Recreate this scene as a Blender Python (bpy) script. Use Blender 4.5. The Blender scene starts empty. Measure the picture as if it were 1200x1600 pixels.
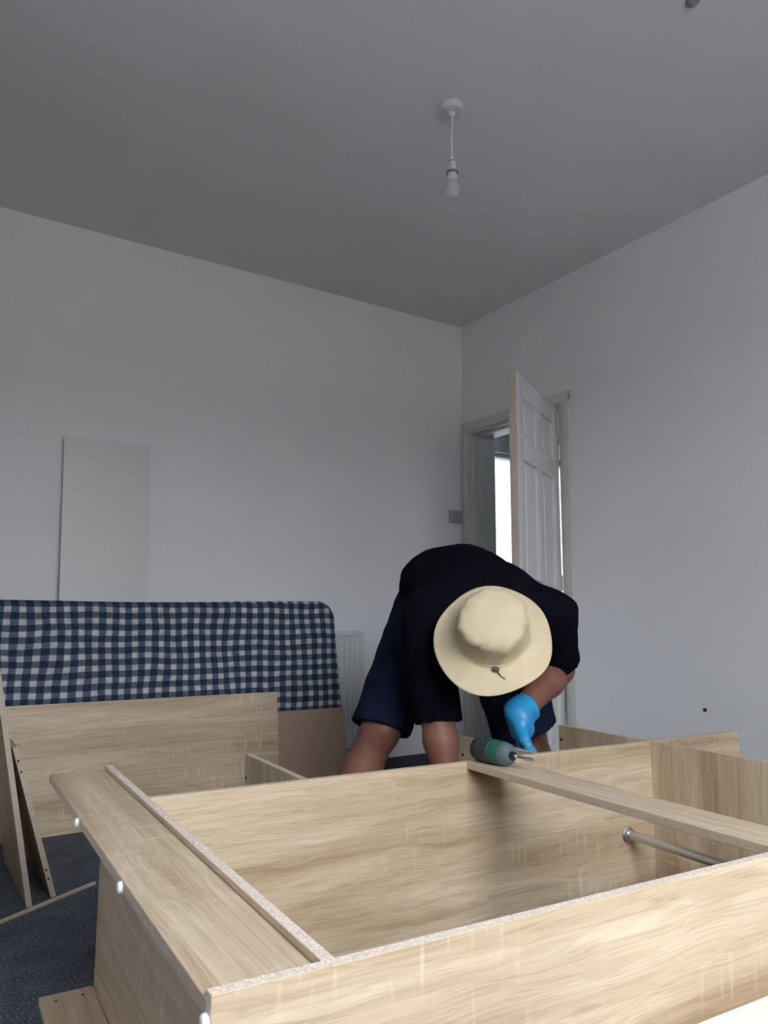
import bpy, bmesh, math, random
import numpy as np
from mathutils import Matrix, Vector

random.seed(7)
SC = bpy.context.scene
COL = SC.collection
PI = math.pi

# ------------------------------------------------------------------ camera
cam_d = bpy.data.cameras.new('camera')
cam = bpy.data.objects.new('camera', cam_d); COL.objects.link(cam)
cam_d.sensor_fit = 'VERTICAL'; cam_d.sensor_height = 36.0
cam_d.lens = 36.0 * 1191.8 / 1600.0
cam_d.clip_start = 0.02; cam_d.clip_end = 200
_r = Vector((0.840766, -0.541389, 0.003328)); _u = Vector((-0.076259, -0.112337, 0.990740)); _f = Vector((0.536001, 0.833234, 0.135735))
M = Matrix((_r, _u, -_f)).transposed().to_4x4(); M.translation = (0, 0, 0.85)
cam.matrix_world = M
SC.camera = cam

# ------------------------------------------------------------------ world: overcast daylight
W = bpy.data.worlds.new('overcast_sky'); SC.world = W; W.use_nodes = True
nt = W.node_tree; nt.nodes.clear()
wo = nt.nodes.new('ShaderNodeOutputWorld'); bg = nt.nodes.new('ShaderNodeBackground')
tc = nt.nodes.new('ShaderNodeTexCoord'); sx = nt.nodes.new('ShaderNodeSeparateXYZ'); rp = nt.nodes.new('ShaderNodeValToRGB')
nt.links.new(tc.outputs['Generated'], sx.inputs[0])
mr = nt.nodes.new('ShaderNodeMapRange'); mr.inputs[1].default_value = -1; mr.inputs[2].default_value = 1
nt.links.new(sx.outputs['Z'], mr.inputs[0]); nt.links.new(mr.outputs[0], rp.inputs[0])
el = rp.color_ramp.elements
el[0].position = 0.0; el[0].color = (0.10, 0.10, 0.09, 1)
el[1].position = 1.0; el[1].color = (0.92, 0.96, 1.0, 1)
e = el.new(0.49); e.color = (0.12, 0.12, 0.11, 1)
e = el.new(0.51); e.color = (0.40, 0.42, 0.445, 1)
nt.links.new(rp.outputs[0], bg.inputs[0]); bg.inputs[1].default_value = 16.0
nt.links.new(bg.outputs[0], wo.inputs[0])

SC.view_settings.view_transform = 'Standard'; SC.view_settings.look = 'None'
SC.view_settings.gamma = 1.0; SC.view_settings.use_curve_mapping = False
SC.view_settings.exposure = 0.96

def portal(name, loc, rot, sx_, sy_):
    l = bpy.data.lights.new(name, 'AREA'); l.shape = 'RECTANGLE'; l.size = sx_; l.size_y = sy_
    l.cycles.is_portal = True
    o = bpy.data.objects.new(name, l); COL.objects.link(o); o.location = loc; o.rotation_euler = rot
    return o
# window bay behind the photographer (daylight comes in through it)
WX0, WX1, WZ0, WZ1, WYF, WYB = -0.35, 1.25, 1.15, 2.60, -1.10, -1.22
portal('window_portal', ((WX0 + WX1) / 2, WYB + 0.03, (WZ0 + WZ1) / 2), (PI / 2, 0, 0), WX1 - WX0, WZ1 - WZ0)

# ------------------------------------------------------------------ materials
def new_mat(name):
    m = bpy.data.materials.new(name); m.use_nodes = True
    n = m.node_tree.nodes; l = m.node_tree.links
    return m, n, l, n['Principled BSDF']

def node(n, typ, **kw):
    x = n.new(typ)
    for k, v in kw.items(): setattr(x, k, v)
    return x

def ramp(n, stops):
    r = n.new('ShaderNodeValToRGB'); e = r.color_ramp.elements
    while len(e) > 2: e.remove(e[-1])
    e[0].position, e[0].color = stops[0][0], (*stops[0][1], 1)
    e[1].position, e[1].color = stops[-1][0], (*stops[-1][1], 1)
    for p, c in stops[1:-1]:
        q = e.new(p); q.color = (*c, 1)
    return r

def mixc(n, l, fac, a, b, mode='MIX'):
    m = n.new('ShaderNodeMix'); m.data_type = 'RGBA'; m.blend_type = mode
    for s, v in ((m.inputs[0], fac), (m.inputs[6], a), (m.inputs[7], b)):
        if hasattr(v, 'is_linked'): l.new(v, s)
        elif isinstance(v, (int, float)): s.default_value = v
        else: s.default_value = (*v, 1)
    return m.outputs[2]

def plain(name, col, rough=0.6, metal=0.0, noise=0.0, scale=60, bump=0.0, spec=None, sheen=0.0):
    m, n, l, p = new_mat(name)
    p.inputs['Roughness'].default_value = rough; p.inputs['Metallic'].default_value = metal
    if spec is not None: p.inputs['Specular IOR Level'].default_value = spec
    if sheen: p.inputs['Sheen Weight'].default_value = sheen
    p.inputs['Base Color'].default_value = (*col, 1)
    if noise or bump:
        t = n.new('ShaderNodeTexCoord'); z = n.new('ShaderNodeTexNoise'); z.inputs['Scale'].default_value = scale
        z.inputs['Detail'].default_value = 4; l.new(t.outputs['Object'], z.inputs['Vector'])
        if noise:
            a = tuple(c * (1 - noise) for c in col); b = tuple(min(1, c * (1 + noise)) for c in col)
            r = ramp(n, [(0.3, a), (0.7, b)]); l.new(z.outputs['Fac'], r.inputs[0]); l.new(r.outputs[0], p.inputs['Base Color'])
        if bump:
            b = n.new('ShaderNodeBump'); b.inputs['Strength'].default_value = bump; b.inputs['Distance'].default_value = 0.003
            l.new(z.outputs['Fac'], b.inputs['Height']); l.new(b.outputs[0], p.inputs['Normal'])
    return m

def wood(name, light, mid, dark, rough=0.45):
    """oak-print melamine: grain along local X, cathedral figure, fine pores, pale saw marks across the grain"""
    m, n, l, p = new_mat(name)
    t = n.new('ShaderNodeTexCoord'); oi = n.new('ShaderNodeObjectInfo')
    off = n.new('ShaderNodeVectorMath'); off.operation = 'SCALE'; off.inputs[0].default_value = (9.1, 4.3, 6.7)
    l.new(oi.outputs['Random'], off.inputs['Scale'])
    add = n.new('ShaderNodeVectorMath'); l.new(t.outputs['Object'], add.inputs[0]); l.new(off.outputs[0], add.inputs[1])
    def noise(scale, detail, vec_scale, rough_=0.5, dist=0.0):
        mp = n.new('ShaderNodeMapping'); mp.inputs['Scale'].default_value = vec_scale; l.new(add.outputs[0], mp.inputs[0])
        z = n.new('ShaderNodeTexNoise'); z.inputs['Scale'].default_value = scale; z.inputs['Detail'].default_value = detail
        z.inputs['Roughness'].default_value = rough_; z.inputs['Distortion'].default_value = dist
        l.new(mp.outputs[0], z.inputs['Vector']); return z.outputs['Fac']
    wz = noise(1.0, 2, (2.6, 9.0, 9.0), 0.5, 0.4)
    wm_ = n.new('ShaderNodeMapRange'); wm_.inputs[3].default_value = -.030; wm_.inputs[4].default_value = .030; l.new(wz, wm_.inputs[0])
    wv_ = n.new('ShaderNodeCombineXYZ'); l.new(wm_.outputs[0], wv_.inputs[1]); l.new(wm_.outputs[0], wv_.inputs[2])
    wad = n.new('ShaderNodeVectorMath'); l.new(add.outputs[0], wad.inputs[0]); l.new(wv_.outputs[0], wad.inputs[1])
    def grain(vec_scale, detail, rough_):
        mp = n.new('ShaderNodeMapping'); mp.inputs['Scale'].default_value = vec_scale; l.new(wad.outputs[0], mp.inputs[0])
        z = n.new('ShaderNodeTexNoise'); z.inputs['Scale'].default_value = 1.0; z.inputs['Detail'].default_value = detail; z.inputs['Roughness'].default_value = rough_
        l.new(mp.outputs[0], z.inputs['Vector']); return z.outputs['Fac']
    big = noise(1.0, 2.5, (0.9, 8.5, 8.5), 0.5, 0.7)
    r1 = ramp(n, [(0.30, dark), (0.46, mid), (0.56, light), (0.66, mid), (0.80, light)])
    l.new(big, r1.inputs[0])
    # growth rings following the figure
    mul = n.new('ShaderNodeMath'); mul.operation = 'MULTIPLY'; mul.inputs[1].default_value = 95.0; l.new(big, mul.inputs[0])
    sn = n.new('ShaderNodeMath'); sn.operation = 'SINE'; l.new(mul.outputs[0], sn.inputs[0])
    rr = ramp(n, [(0.0, (0.90, 0.885, 0.86)), (1.0, (1.03, 1.03, 1.03))])
    mr_ = n.new('ShaderNodeMapRange'); mr_.inputs[1].default_value = -1; mr_.inputs[2].default_value = 1
    l.new(sn.outputs[0], mr_.inputs[0]); l.new(mr_.outputs[0], rr.inputs[0])
    c = mixc(n, l, 0.45, r1.outputs[0], rr.outputs[0], 'MULTIPLY')
    fine = grain((7, 330, 330), 2, 0.5)
    r2 = ramp(n, [(0.32, (0.84, 0.81, 0.77)), (0.55, (1, 1, 1)), (0.8, (1.06, 1.06, 1.05))]); l.new(fine, r2.inputs[0])
    c = mixc(n, l, 0.9, c, r2.outputs[0], 'MULTIPLY')
    med = grain((1.6, 75, 75), 2, 0.5)
    r5 = ramp(n, [(0.32, (0.83, 0.80, 0.755)), (0.52, (1, 1, 1)), (0.75, (1.05, 1.05, 1.05))]); l.new(med, r5.inputs[0])
    c = mixc(n, l, 0.8, c, r5.outputs[0], 'MULTIPLY')
    saw = noise(1.0, 1, (95, 10, 10), 0.3)
    msk = noise(1.0, 1, (2.2, 3.5, 3.5), 0.4)
    r3 = ramp(n, [(0.60, (0, 0, 0)), (0.70, (1, 1, 1))]); l.new(saw, r3.inputs[0])
    r4 = ramp(n, [(0.50, (0, 0, 0)), (0.68, (1, 1, 1))]); l.new(msk, r4.inputs[0])
    mm = n.new('ShaderNodeMath'); mm.operation = 'MULTIPLY'; l.new(r3.outputs[0], mm.inputs[0]); l.new(r4.outputs[0], mm.inputs[1])
    m2 = n.new('ShaderNodeMath'); m2.operation = 'MULTIPLY'; m2.inputs[1].default_value = 0.4; l.new(mm.outputs[0], m2.inputs[0])
    pale = tuple(min(1, x * 1.22 + 0.05) for x in light)
    c = mixc(n, l, m2.outputs[0], c, pale)
    l.new(c, p.inputs['Base Color']); p.inputs['Roughness'].default_value = rough
    p.inputs['Specular IOR Level'].default_value = 0.35
    b = n.new('ShaderNodeBump'); b.inputs['Strength'].default_value = 0.12; b.inputs['Distance'].default_value = 0.001
    l.new(fine, b.inputs['Height']); l.new(b.outputs[0], p.inputs['Normal'])
    return m

def chip(name, base):
    m, n, l, p = new_mat(name)
    t = n.new('ShaderNodeTexCoord'); v = n.new('ShaderNodeTexVoronoi'); v.inputs['Scale'].default_value = 420
    l.new(t.outputs['Object'], v.inputs['Vector'])
    hs = n.new('ShaderNodeSeparateColor'); l.new(v.outputs['Color'], hs.inputs[0])
    r = ramp(n, [(0.0, tuple(c * 0.72 for c in base)), (0.35, tuple(c * 0.95 for c in base)), (0.75, base), (1.0, tuple(min(1, c * 1.22) for c in base))])
    l.new(hs.outputs[0], r.inputs[0]); l.new(r.outputs[0], p.inputs['Base Color']); p.inputs['Roughness'].default_value = 0.8
    return m

MAT = {}
MAT['wall'] = plain('wall_paint', (0.84, 0.843, 0.862), 0.85, noise=0.012, scale=3, bump=0.04, spec=0.2)
MAT['ceiling'] = plain('ceiling_paint', (0.82, 0.82, 0.825), 0.9, noise=0.015, scale=2, spec=0.15)
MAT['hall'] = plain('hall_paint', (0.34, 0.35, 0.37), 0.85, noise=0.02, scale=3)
MAT['trimwhite'] = plain('gloss_white_paint', (0.74, 0.74, 0.745), 0.35, noise=0.02, scale=8)
MAT['archi'] = plain('architrave_paint', (0.69, 0.67, 0.64), 0.5, noise=0.03, scale=10)
MAT['pine'] = plain('bare_timber_edge', (0.52, 0.45, 0.375), 0.7, noise=0.08, scale=30)
MAT['wood'] = wood('oak_melamine', (0.685, 0.56, 0.415), (0.595, 0.47, 0.33), (0.465, 0.345, 0.228))
MAT['chip'] = chip('raw_chipboard', (0.76, 0.66, 0.575))
MAT['chipdark'] = chip('shaded_chipboard_edge', (0.50, 0.41, 0.33))  # chipboard darkened in colour for the unlit edges of the leaning boards
MAT['band'] = plain('oak_edge_band', (0.56, 0.46, 0.35), 0.5, noise=0.08, scale=90)
MAT['hole'] = plain('screw_hole_dark', (0.03, 0.022, 0.018), 0.9)
MAT['plastic'] = plain('white_plastic', (0.82, 0.83, 0.86), 0.35)
MAT['steel'] = plain('steel_tube', (0.62, 0.63, 0.66), 0.38, 1.0)
MAT['whiteboard'] = plain('white_melamine', (0.70, 0.705, 0.69), 0.4, noise=0.01, scale=5)
MAT['card'] = plain('brown_cardboard', (0.42, 0.295, 0.22), 0.9, noise=0.06, scale=25)
MAT['shirt'] = plain('navy_black_jersey', (0.0045, 0.0048, 0.009), 1.0, noise=0.2, scale=14, bump=0.15, spec=0.04)
MAT['shorts'] = plain('navy_cotton', (0.0095, 0.0125, 0.032), 0.95, noise=0.25, scale=12, bump=0.2, spec=0.06)
MAT['skin'] = plain('skin', (0.195, 0.080, 0.054), 0.55, noise=0.12, scale=18, bump=0.03)
MAT['hair'] = plain('hair', (0.012, 0.010, 0.009), 0.6)
MAT['glove'] = plain('blue_nitrile', (0.022, 0.30, 0.60), 0.42, noise=0.12, scale=25, bump=0.1)
MAT['hat'] = plain('khaki_cotton', (0.66, 0.555, 0.375), 0.95, noise=0.05, scale=30, bump=0.25, spec=0.1)
MAT['cord'] = plain('hat_cord', (0.10, 0.075, 0.07), 0.7)
MAT['shoe'] = plain('dark_shoe', (0.02, 0.02, 0.022), 0.6)
MAT['green'] = plain('tool_green', (0.012, 0.115, 0.085), 0.45)
MAT['toolgrey'] = plain('tool_dark_grey', (0.028, 0.042, 0.05), 0.5, noise=0.15, scale=60)
MAT['toolnose'] = plain('tool_nose_grey', (0.10, 0.13, 0.15), 0.45)
MAT['black'] = plain('black_plastic', (0.012, 0.012, 0.014), 0.4)
MAT['steelbit'] = plain('bit_steel', (0.45, 0.42, 0.38), 0.3, 1.0)
MAT['switch'] = plain('brushed_switch_plate', (0.42, 0.41, 0.43), 0.5, noise=0.03, scale=40)
MAT['radiator'] = plain('radiator_enamel', (0.74, 0.75, 0.755), 0.4)
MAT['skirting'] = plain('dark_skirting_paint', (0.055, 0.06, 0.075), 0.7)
MAT['brown'] = plain('brown_plug', (0.06, 0.035, 0.025), 0.7)
MAT['brick'] = plain('house_brick', (0.28, 0.17, 0.13), 0.9, noise=0.15, scale=4)
MAT['slate'] = plain('roof_slate', (0.10, 0.10, 0.11), 0.8, noise=0.15, scale=3)
MAT['street'] = plain('street_tarmac', (0.16, 0.16, 0.16), 0.9, noise=0.1, scale=2)
MAT['lampwhite'] = plain('dimmed_white_plastic', (0.66, 0.64, 0.66), 0.5)  # white plastic greyed in colour to tone down window light on the pendant
MAT['carton'] = plain('white_card', (0.88, 0.88, 0.89), 0.6)
MAT['ring'] = plain('grey_joint_ring', (0.22, 0.21, 0.23), 0.6)

def carpet():
    m, n, l, p = new_mat('blue_grey_carpet')
    t = n.new('ShaderNodeTexCoord')
    z = n.new('ShaderNodeTexNoise'); z.inputs['Scale'].default_value = 170; z.inputs['Detail'].default_value = 3; l.new(t.outputs['Object'], z.inputs['Vector'])
    y = n.new('ShaderNodeTexNoise'); y.inputs['Scale'].default_value = 9; y.inputs['Detail'].default_value = 3; l.new(t.outputs['Object'], y.inputs['Vector'])
    r = ramp(n, [(0.3, (0.048, 0.056, 0.074)), (0.5, (0.105, 0.118, 0.145)), (0.72, (0.26, 0.28, 0.31))]); l.new(z.outputs['Fac'], r.inputs[0])
    r2 = ramp(n, [(0.3, (0.75, 0.75, 0.77)), (0.7, (1.15, 1.15, 1.15))]); l.new(y.outputs['Fac'], r2.inputs[0])
    c = mixc(n, l, 1.0, r.outputs[0], r2.outputs[0], 'MULTIPLY'); l.new(c, p.inputs['Base Color'])
    p.inputs['Roughness'].default_value = 1.0; p.inputs['Specular IOR Level'].default_value = 0.05
    b = n.new('ShaderNodeBump'); b.inputs['Strength'].default_value = 0.7; b.inputs['Distance'].default_value = 0.006
    l.new(z.outputs['Fac'], b.inputs['Height']); l.new(b.outputs[0], p.inputs['Normal'])
    return m
MAT['carpet'] = carpet()

def gingham():
    m, n, l, p = new_mat('blue_gingham_ticking')
    t = n.new('ShaderNodeTexCoord')
    nz = n.new('ShaderNodeTexNoise'); nz.inputs['Scale'].default_value = 5; l.new(t.outputs['Object'], nz.inputs['Vector'])
    sub = n.new('ShaderNodeVectorMath'); sub.operation = 'SUBTRACT'; sub.inputs[1].default_value = (.5, .5, .5); l.new(nz.outputs['Color'], sub.inputs[0])
    sc = n.new('ShaderNodeVectorMath'); sc.operation = 'SCALE'; sc.inputs['Scale'].default_value = 0.022; l.new(sub.outputs[0], sc.inputs[0])
    ad = n.new('ShaderNodeVectorMath'); l.new(t.outputs['Object'], ad.inputs[0]); l.new(sc.outputs[0], ad.inputs[1])
    s = n.new('ShaderNodeSeparateXYZ'); l.new(ad.outputs[0], s.inputs[0])
    def band(sock, period, sock2=None):
        d = n.new('ShaderNodeMath'); d.operation = 'DIVIDE'; d.inputs[1].default_value = period; l.new(sock, d.inputs[0])
        fr = n.new('ShaderNodeMath'); fr.operation = 'FRACT'; l.new(d.outputs[0], fr.inputs[0])
        a = n.new('ShaderNodeMath'); a.operation = 'SUBTRACT'; a.inputs[1].default_value = 0.5; l.new(fr.outputs[0], a.inputs[0])
        b = n.new('ShaderNodeMath'); b.operation = 'ABSOLUTE'; l.new(a.outputs[0], b.inputs[0])
        mr = n.new('ShaderNodeMapRange'); mr.inputs[1].default_value = 0.205; mr.inputs[2].default_value = 0.255; l.new(b.outputs[0], mr.inputs[0])
        return mr.outputs[0]
    # stripes run along the height (by length coordinate) and along the length (by height coordinate); ends use the thickness
    xy = n.new('ShaderNodeMath'); xy.operation = 'ADD'; l.new(s.outputs['X'], xy.inputs[0]); l.new(s.outputs['Y'], xy.inputs[1])
    bx = band(xy.outputs[0], 0.0566); bz = band(s.outputs['Z'], 0.050)
    su = n.new('ShaderNodeMath'); su.operation = 'ADD'; l.new(bx, su.inputs[0]); l.new(bz, su.inputs[1])
    hf = n.new('ShaderNodeMath'); hf.operation = 'MULTIPLY'; hf.inputs[1].default_value = 0.5; l.new(su.outputs[0], hf.inputs[0])
    r = ramp(n, [(0.0, (0.58, 0.55, 0.51)), (0.5, (0.098, 0.138, 0.20)), (1.0, (0.030, 0.041, 0.072))]); l.new(hf.outputs[0], r.inputs[0])
    v = n.new('ShaderNodeTexNoise'); v.inputs['Scale'].default_value = 28; v.inputs['Detail'].default_value = 4; l.new(t.outputs['Object'], v.inputs['Vector'])
    rv = ramp(n, [(0.3, (0.75, 0.75, 0.76)), (0.7, (1.15, 1.15, 1.15))]); l.new(v.outputs['Fac'], rv.inputs[0])
    c = mixc(n, l, 1.0, r.outputs[0], rv.outputs[0], 'MULTIPLY')
    l.new(c, p.inputs['Base Color']); p.inputs['Roughness'].default_value = 0.9; p.inputs['Specular IOR Level'].default_value = 0.15
    return m
MAT['gingham'] = gingham()

def bulbglass():
    m, n, l, p = new_mat('opal_bulb_glass')
    p.inputs['Base Color'].default_value = (0.80, 0.80, 0.79, 1); p.inputs['Roughness'].default_value = 0.2
    p.inputs['Transmission Weight'].default_value = 0.6; p.inputs['IOR'].default_value = 1.2
    return m
MAT['bulb'] = bulbglass()
def frosted():
    m = bpy.data.materials.new('frosted_pane'); m.use_nodes = True
    n = m.node_tree.nodes; l = m.node_tree.links; n.clear()
    o = n.new('ShaderNodeOutputMaterial'); a = n.new('ShaderNodeBsdfTranslucent'); a.inputs[0].default_value = (0.38, 0.395, 0.41, 1)
    g = n.new('ShaderNodeBsdfGlossy'); g.inputs['Roughness'].default_value = 0.3
    x = n.new('ShaderNodeMixShader'); x.inputs[0].default_value = 0.05; l.new(a.outputs[0], x.inputs[1]); l.new(g.outputs[0], x.inputs[2]); l.new(x.outputs[0], o.inputs[0])
    return m
MAT['frosted'] = frosted()
def emit(name, col, s):
    m = bpy.data.materials.new(name); m.use_nodes = True
    p = m.node_tree.nodes['Principled BSDF']; p.inputs['Emission Color'].default_value = (*col, 1); p.inputs['Emission Strength'].default_value = s
    return m
MAT['tube'] = emit('bright_strip_glow', (0.95, 0.97, 1.0), 1.2)  # glow of the added hallway strip

# ------------------------------------------------------------------ helpers
def link(name, me, parent=None, loc=None, mat4=None):
    o = bpy.data.objects.new(name, me); COL.objects.link(o)
    if parent: o.parent = parent
    if mat4 is not None: o.matrix_local = mat4
    elif loc is not None: o.location = loc
    return o

def tag(o, label=None, cat=None, group=None, kind=None):
    if label: o['label'] = label
    if cat: o['category'] = cat
    if group: o['group'] = group
    if kind: o['kind'] = kind
    return o

def empty(name, loc=(0, 0, 0), rz=0.0, mat4=None):
    o = bpy.data.objects.new(name, None); COL.objects.link(o); o.empty_display_size = 0.05
    if mat4 is not None: o.matrix_world = mat4
    else: o.location = loc; o.rotation_euler = (0, 0, rz)
    return o

def bm_mesh(name, bm, mats, smooth=False, auto=None):
    me = bpy.data.meshes.new(name); bmesh.ops.recalc_face_normals(bm, faces=bm.faces[:]); bm.to_mesh(me); bm.free()
    for m in mats if isinstance(mats, (list, tuple)) else [mats]: me.materials.append(m)
    if smooth:
        me.polygons.foreach_set('use_smooth', [True] * len(me.polygons))
        if auto: me.set_sharp_from_angle(angle=auto)
    return me

def bm_box(bm, lo, hi, bev=0.0, seg=2, mi=0):
    r = bmesh.ops.create_cube(bm, size=1.0)
    vs = r['verts']; lo = Vector(lo); hi = Vector(hi)
    for v in vs:
        v.co = Vector(((v.co.x + .5) * (hi.x - lo.x) + lo.x, (v.co.y + .5) * (hi.y - lo.y) + lo.y, (v.co.z + .5) * (hi.z - lo.z) + lo.z))
    fs = list({f for v in vs for f in v.link_faces})
    for f in fs: f.material_index = mi
    if bev:
        es = list({e for v in vs for e in v.link_edges})
        bmesh.ops.bevel(bm, geom=es, offset=bev, segments=seg, profile=0.5, affect='EDGES')

def box(name, lo, hi, mat, parent=None, bev=0.0, mat4=None, seg=2):
    bm = bmesh.new(); bm_box(bm, lo, hi, bev, seg)
    return link(name, bm_mesh(name, bm, mat, smooth=bev > 0, auto=math.radians(35)), parent, mat4=mat4)

def lathe(bm, prof, seg=32, mi=0, T=None):
    rings = []
    for r, z in prof:
        if r < 1e-6: rings.append([bm.verts.new((0, 0, z))])
        else: rings.append([bm.verts.new((r * math.cos(2 * PI * k / seg), r * math.sin(2 * PI * k / seg), z)) for k in range(seg)])
    for a, b in zip(rings, rings[1:]):
        for k in range(seg):
            q = (k + 1) % seg
            if len(a) == 1 and len(b) == 1: continue
            if len(a) == 1: f = bm.faces.new((a[0], b[q], b[k]))
            elif len(b) == 1: f = bm.faces.new((a[k], a[q], b[0]))
            else: f = bm.faces.new((a[k], a[q], b[q], b[k]))
            f.material_index = mi
    if T is not None:
        for rg in rings:
            for v in rg: v.co = T @ v.co

def frame_z(p, d):
    """matrix with local Z along d at p"""
    d = Vector(d).normalized(); q = Vector((0, 0, 1)).rotation_difference(d)
    m = q.to_matrix().to_4x4(); m.translation = Vector(p); return m

def lathe_obj(name, prof, mat, parent=None, mat4=None, seg=32, auto=math.radians(40)):
    bm = bmesh.new(); lathe(bm, prof, seg)
    return link(name, bm_mesh(name, bm, mat, True, auto), parent, mat4=mat4)

def tube(name, pts, r, mat, parent=None, seg=10, mat4=None):
    bm = bmesh.new(); pts = [Vector(p) for p in pts]; rings = []
    rs = r if isinstance(r, (list, tuple)) else [r] * len(pts)
    up = None
    for i, p in enumerate(pts):
        d = (pts[min(i + 1, len(pts) - 1)] - pts[max(i - 1, 0)]).normalized()
        if up is None:
            up = d.orthogonal().normalized()
        up = (up - d * up.dot(d)).normalized(); sd = d.cross(up)
        rings.append([bm.verts.new(p + (up * math.cos(2 * PI * k / seg) + sd * math.sin(2 * PI * k / seg)) * rs[i]) for k in range(seg)])
    for a, b in zip(rings, rings[1:]):
        for k in range(seg): bm.faces.new((a[k], a[(k + 1) % seg], b[(k + 1) % seg], b[k]))
    bm.faces.new(rings[0][::-1]); bm.faces.new(rings[-1])
    return link(name, bm_mesh(name, bm, mat, True, math.radians(50)), parent, mat4=mat4)

def board(name, L, Wd, T, parent=None, mat4=None, edge='band', bev=0.0008, face='wood', long_edge=None):
    """board: grain/length along X, width Y, thickness Z, centred; faces wood, narrow edges banded or raw"""
    bm = bmesh.new(); bm_box(bm, (-L / 2, -Wd / 2, -T / 2), (L / 2, Wd / 2, T / 2))
    bm.normal_update()
    for f in bm.faces:
        if abs(f.normal.z) > .9: f.material_index = 0
        else: f.material_index = 1
    bmesh.ops.bevel(bm, geom=bm.edges[:], offset=bev, segments=1, affect='EDGES')
    return link(name, bm_mesh(name, bm, [MAT[face], MAT[edge]]), parent, mat4=mat4)

def axes(cx, cy, cz, p):
    m = Matrix((Vector(cx), Vector(cy), Vector(cz))).transposed().to_4x4(); m.translation = Vector(p); return m

# ------------------------------------------------------------------ the room shell
XR, YB, CE = 2.97, 3.70, 2.70
XL, XB, YBR = -1.90, 0.02, 2.2            # left wall, chimney breast face, breast start
DY0, DY1, DH = 2.862, 3.632, 1.992        # door opening in the right wall
T = 0.195

def struct(name, parts, mat, label):
    bm = bmesh.new()
    for lo, hi in parts: bm_box(bm, lo, hi)
    o = link(name, bm_mesh(name, bm, mat)); tag(o, label, kind='structure'); return o

struct('floor', [((XL - .2, WYF - .1, -.1), (XR, YB + .2, 0))], MAT['carpet'], 'dark blue grey carpet covering the whole floor')
struct('ceiling', [((XL - .2, WYF - .1, CE), (XR + .2, YB + .2, CE + .1))], MAT['ceiling'], 'plain white painted ceiling above the room')
struct('wall_back', [((XL - .2, YB, 0), (XR, YB + .2, CE))], MAT['wall'], 'plain white painted wall behind the checked mattress')
struct('wall_right', [((XR, WYF - .1, 0), (XR + T, DY0, CE)), ((XR, DY1, 0), (XR + T, YB + .2, CE)), ((XR, DY0, DH), (XR + T, DY1, CE))],
       MAT['wall'], 'white painted wall holding the open door')
struct('wall_left', [((XL - .2, WYF - .1, 0), (XL, YB, CE)), ((XL, YBR, 0), (XB, YB, CE))], MAT['wall'], 'white painted wall with projecting chimney breast')
wf = [((XL - .2, WYF - .1, 0), (WX0, WYF, CE)), ((WX1, WYF - .1, 0), (XR + .2, WYF, CE)),
      ((WX0, WYF - .1, 0), (WX1, WYF, WZ0)), ((WX0, WYF - .1, WZ1), (WX1, WYF, CE)),
      # bay sides, head and sill
      ((WX0 - .1, WYB, WZ0 - .1), (WX0, WYF - .1, WZ1 + .1)), ((WX1, WYB, WZ0 - .1), (WX1 + .1, WYF - .1, WZ1 + .1)),
      ((WX0, WYB, WZ1), (WX1, WYF - .1, WZ1 + .1)), ((WX0, WYB, WZ0 - .1), (WX1, WYF - .1, WZ0))]
struct('wall_front', wf, MAT['wall'], 'white painted wall with a window bay behind the photographer')
w1 = empty('window_1', ((WX0 + WX1) / 2, WYB, WZ0)); tag(w1, 'white framed bay window letting in the daylight', kind='structure')
hw = (WX1 - WX0) / 2; hh = WZ1 - WZ0
for x in (-hw, -hw / 3 - .02, hw / 3 - .02, hw - .05): box('frame', (x, -.05, 0), (x + .05, 0.01, hh), MAT['trimwhite'], w1, .003)
for z in (0, hh - .05): box('frame', (-hw, -.045, z), (hw, 0.005, z + .05), MAT['trimwhite'], w1, .003)
box('window_sill', (-hw, 0.0, 0.0), (hw, .25, .02), MAT['trimwhite'], w1, .004)

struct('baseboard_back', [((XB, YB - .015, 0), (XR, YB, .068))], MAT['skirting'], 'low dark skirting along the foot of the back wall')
struct('baseboard_right', [((XR - .015, WYF, 0), (XR, DY0 - .075, .11))], MAT['trimwhite'], 'white skirting along the foot of the door wall')

# unseen terrace, added across the street to block low sky light
hs = empty('added_terrace', (0, -19.0, -.6)); tag(hs, 'unseen row of brick houses added outside to block low daylight', kind='structure')
box('facade', (-22, -6, 0), (22, 0, 4.4), MAT['brick'], hs)
bm = bmesh.new()
pr = [(-22.3, .3, 4.4), (22.3, .3, 4.4), (22.3, -3, 5.8), (-22.3, -3, 5.8), (22.3, -6.3, 4.4), (-22.3, -6.3, 4.4)]
vv = [bm.verts.new(q) for q in pr]
for q in ((0, 1, 2, 3), (3, 2, 4, 5), (0, 5, 4, 1), (0, 3, 5), (1, 4, 2)): bm.faces.new([vv[i] for i in q])
link('roof', bm_mesh('roof', bm, MAT['slate']), hs)
for k in range(-9, 10):
    for z in (.8, 2.8):
        box('house_window', (k * 2.2 - .5, 0, z), (k * 2.2 + .5, .05, z + 1.2), MAT['trimwhite'], hs)
struct('ground_outside', [((-30, -26, -.7), (30, WYB - .3, -.6))], MAT['street'], 'grey street outside the window')

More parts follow.
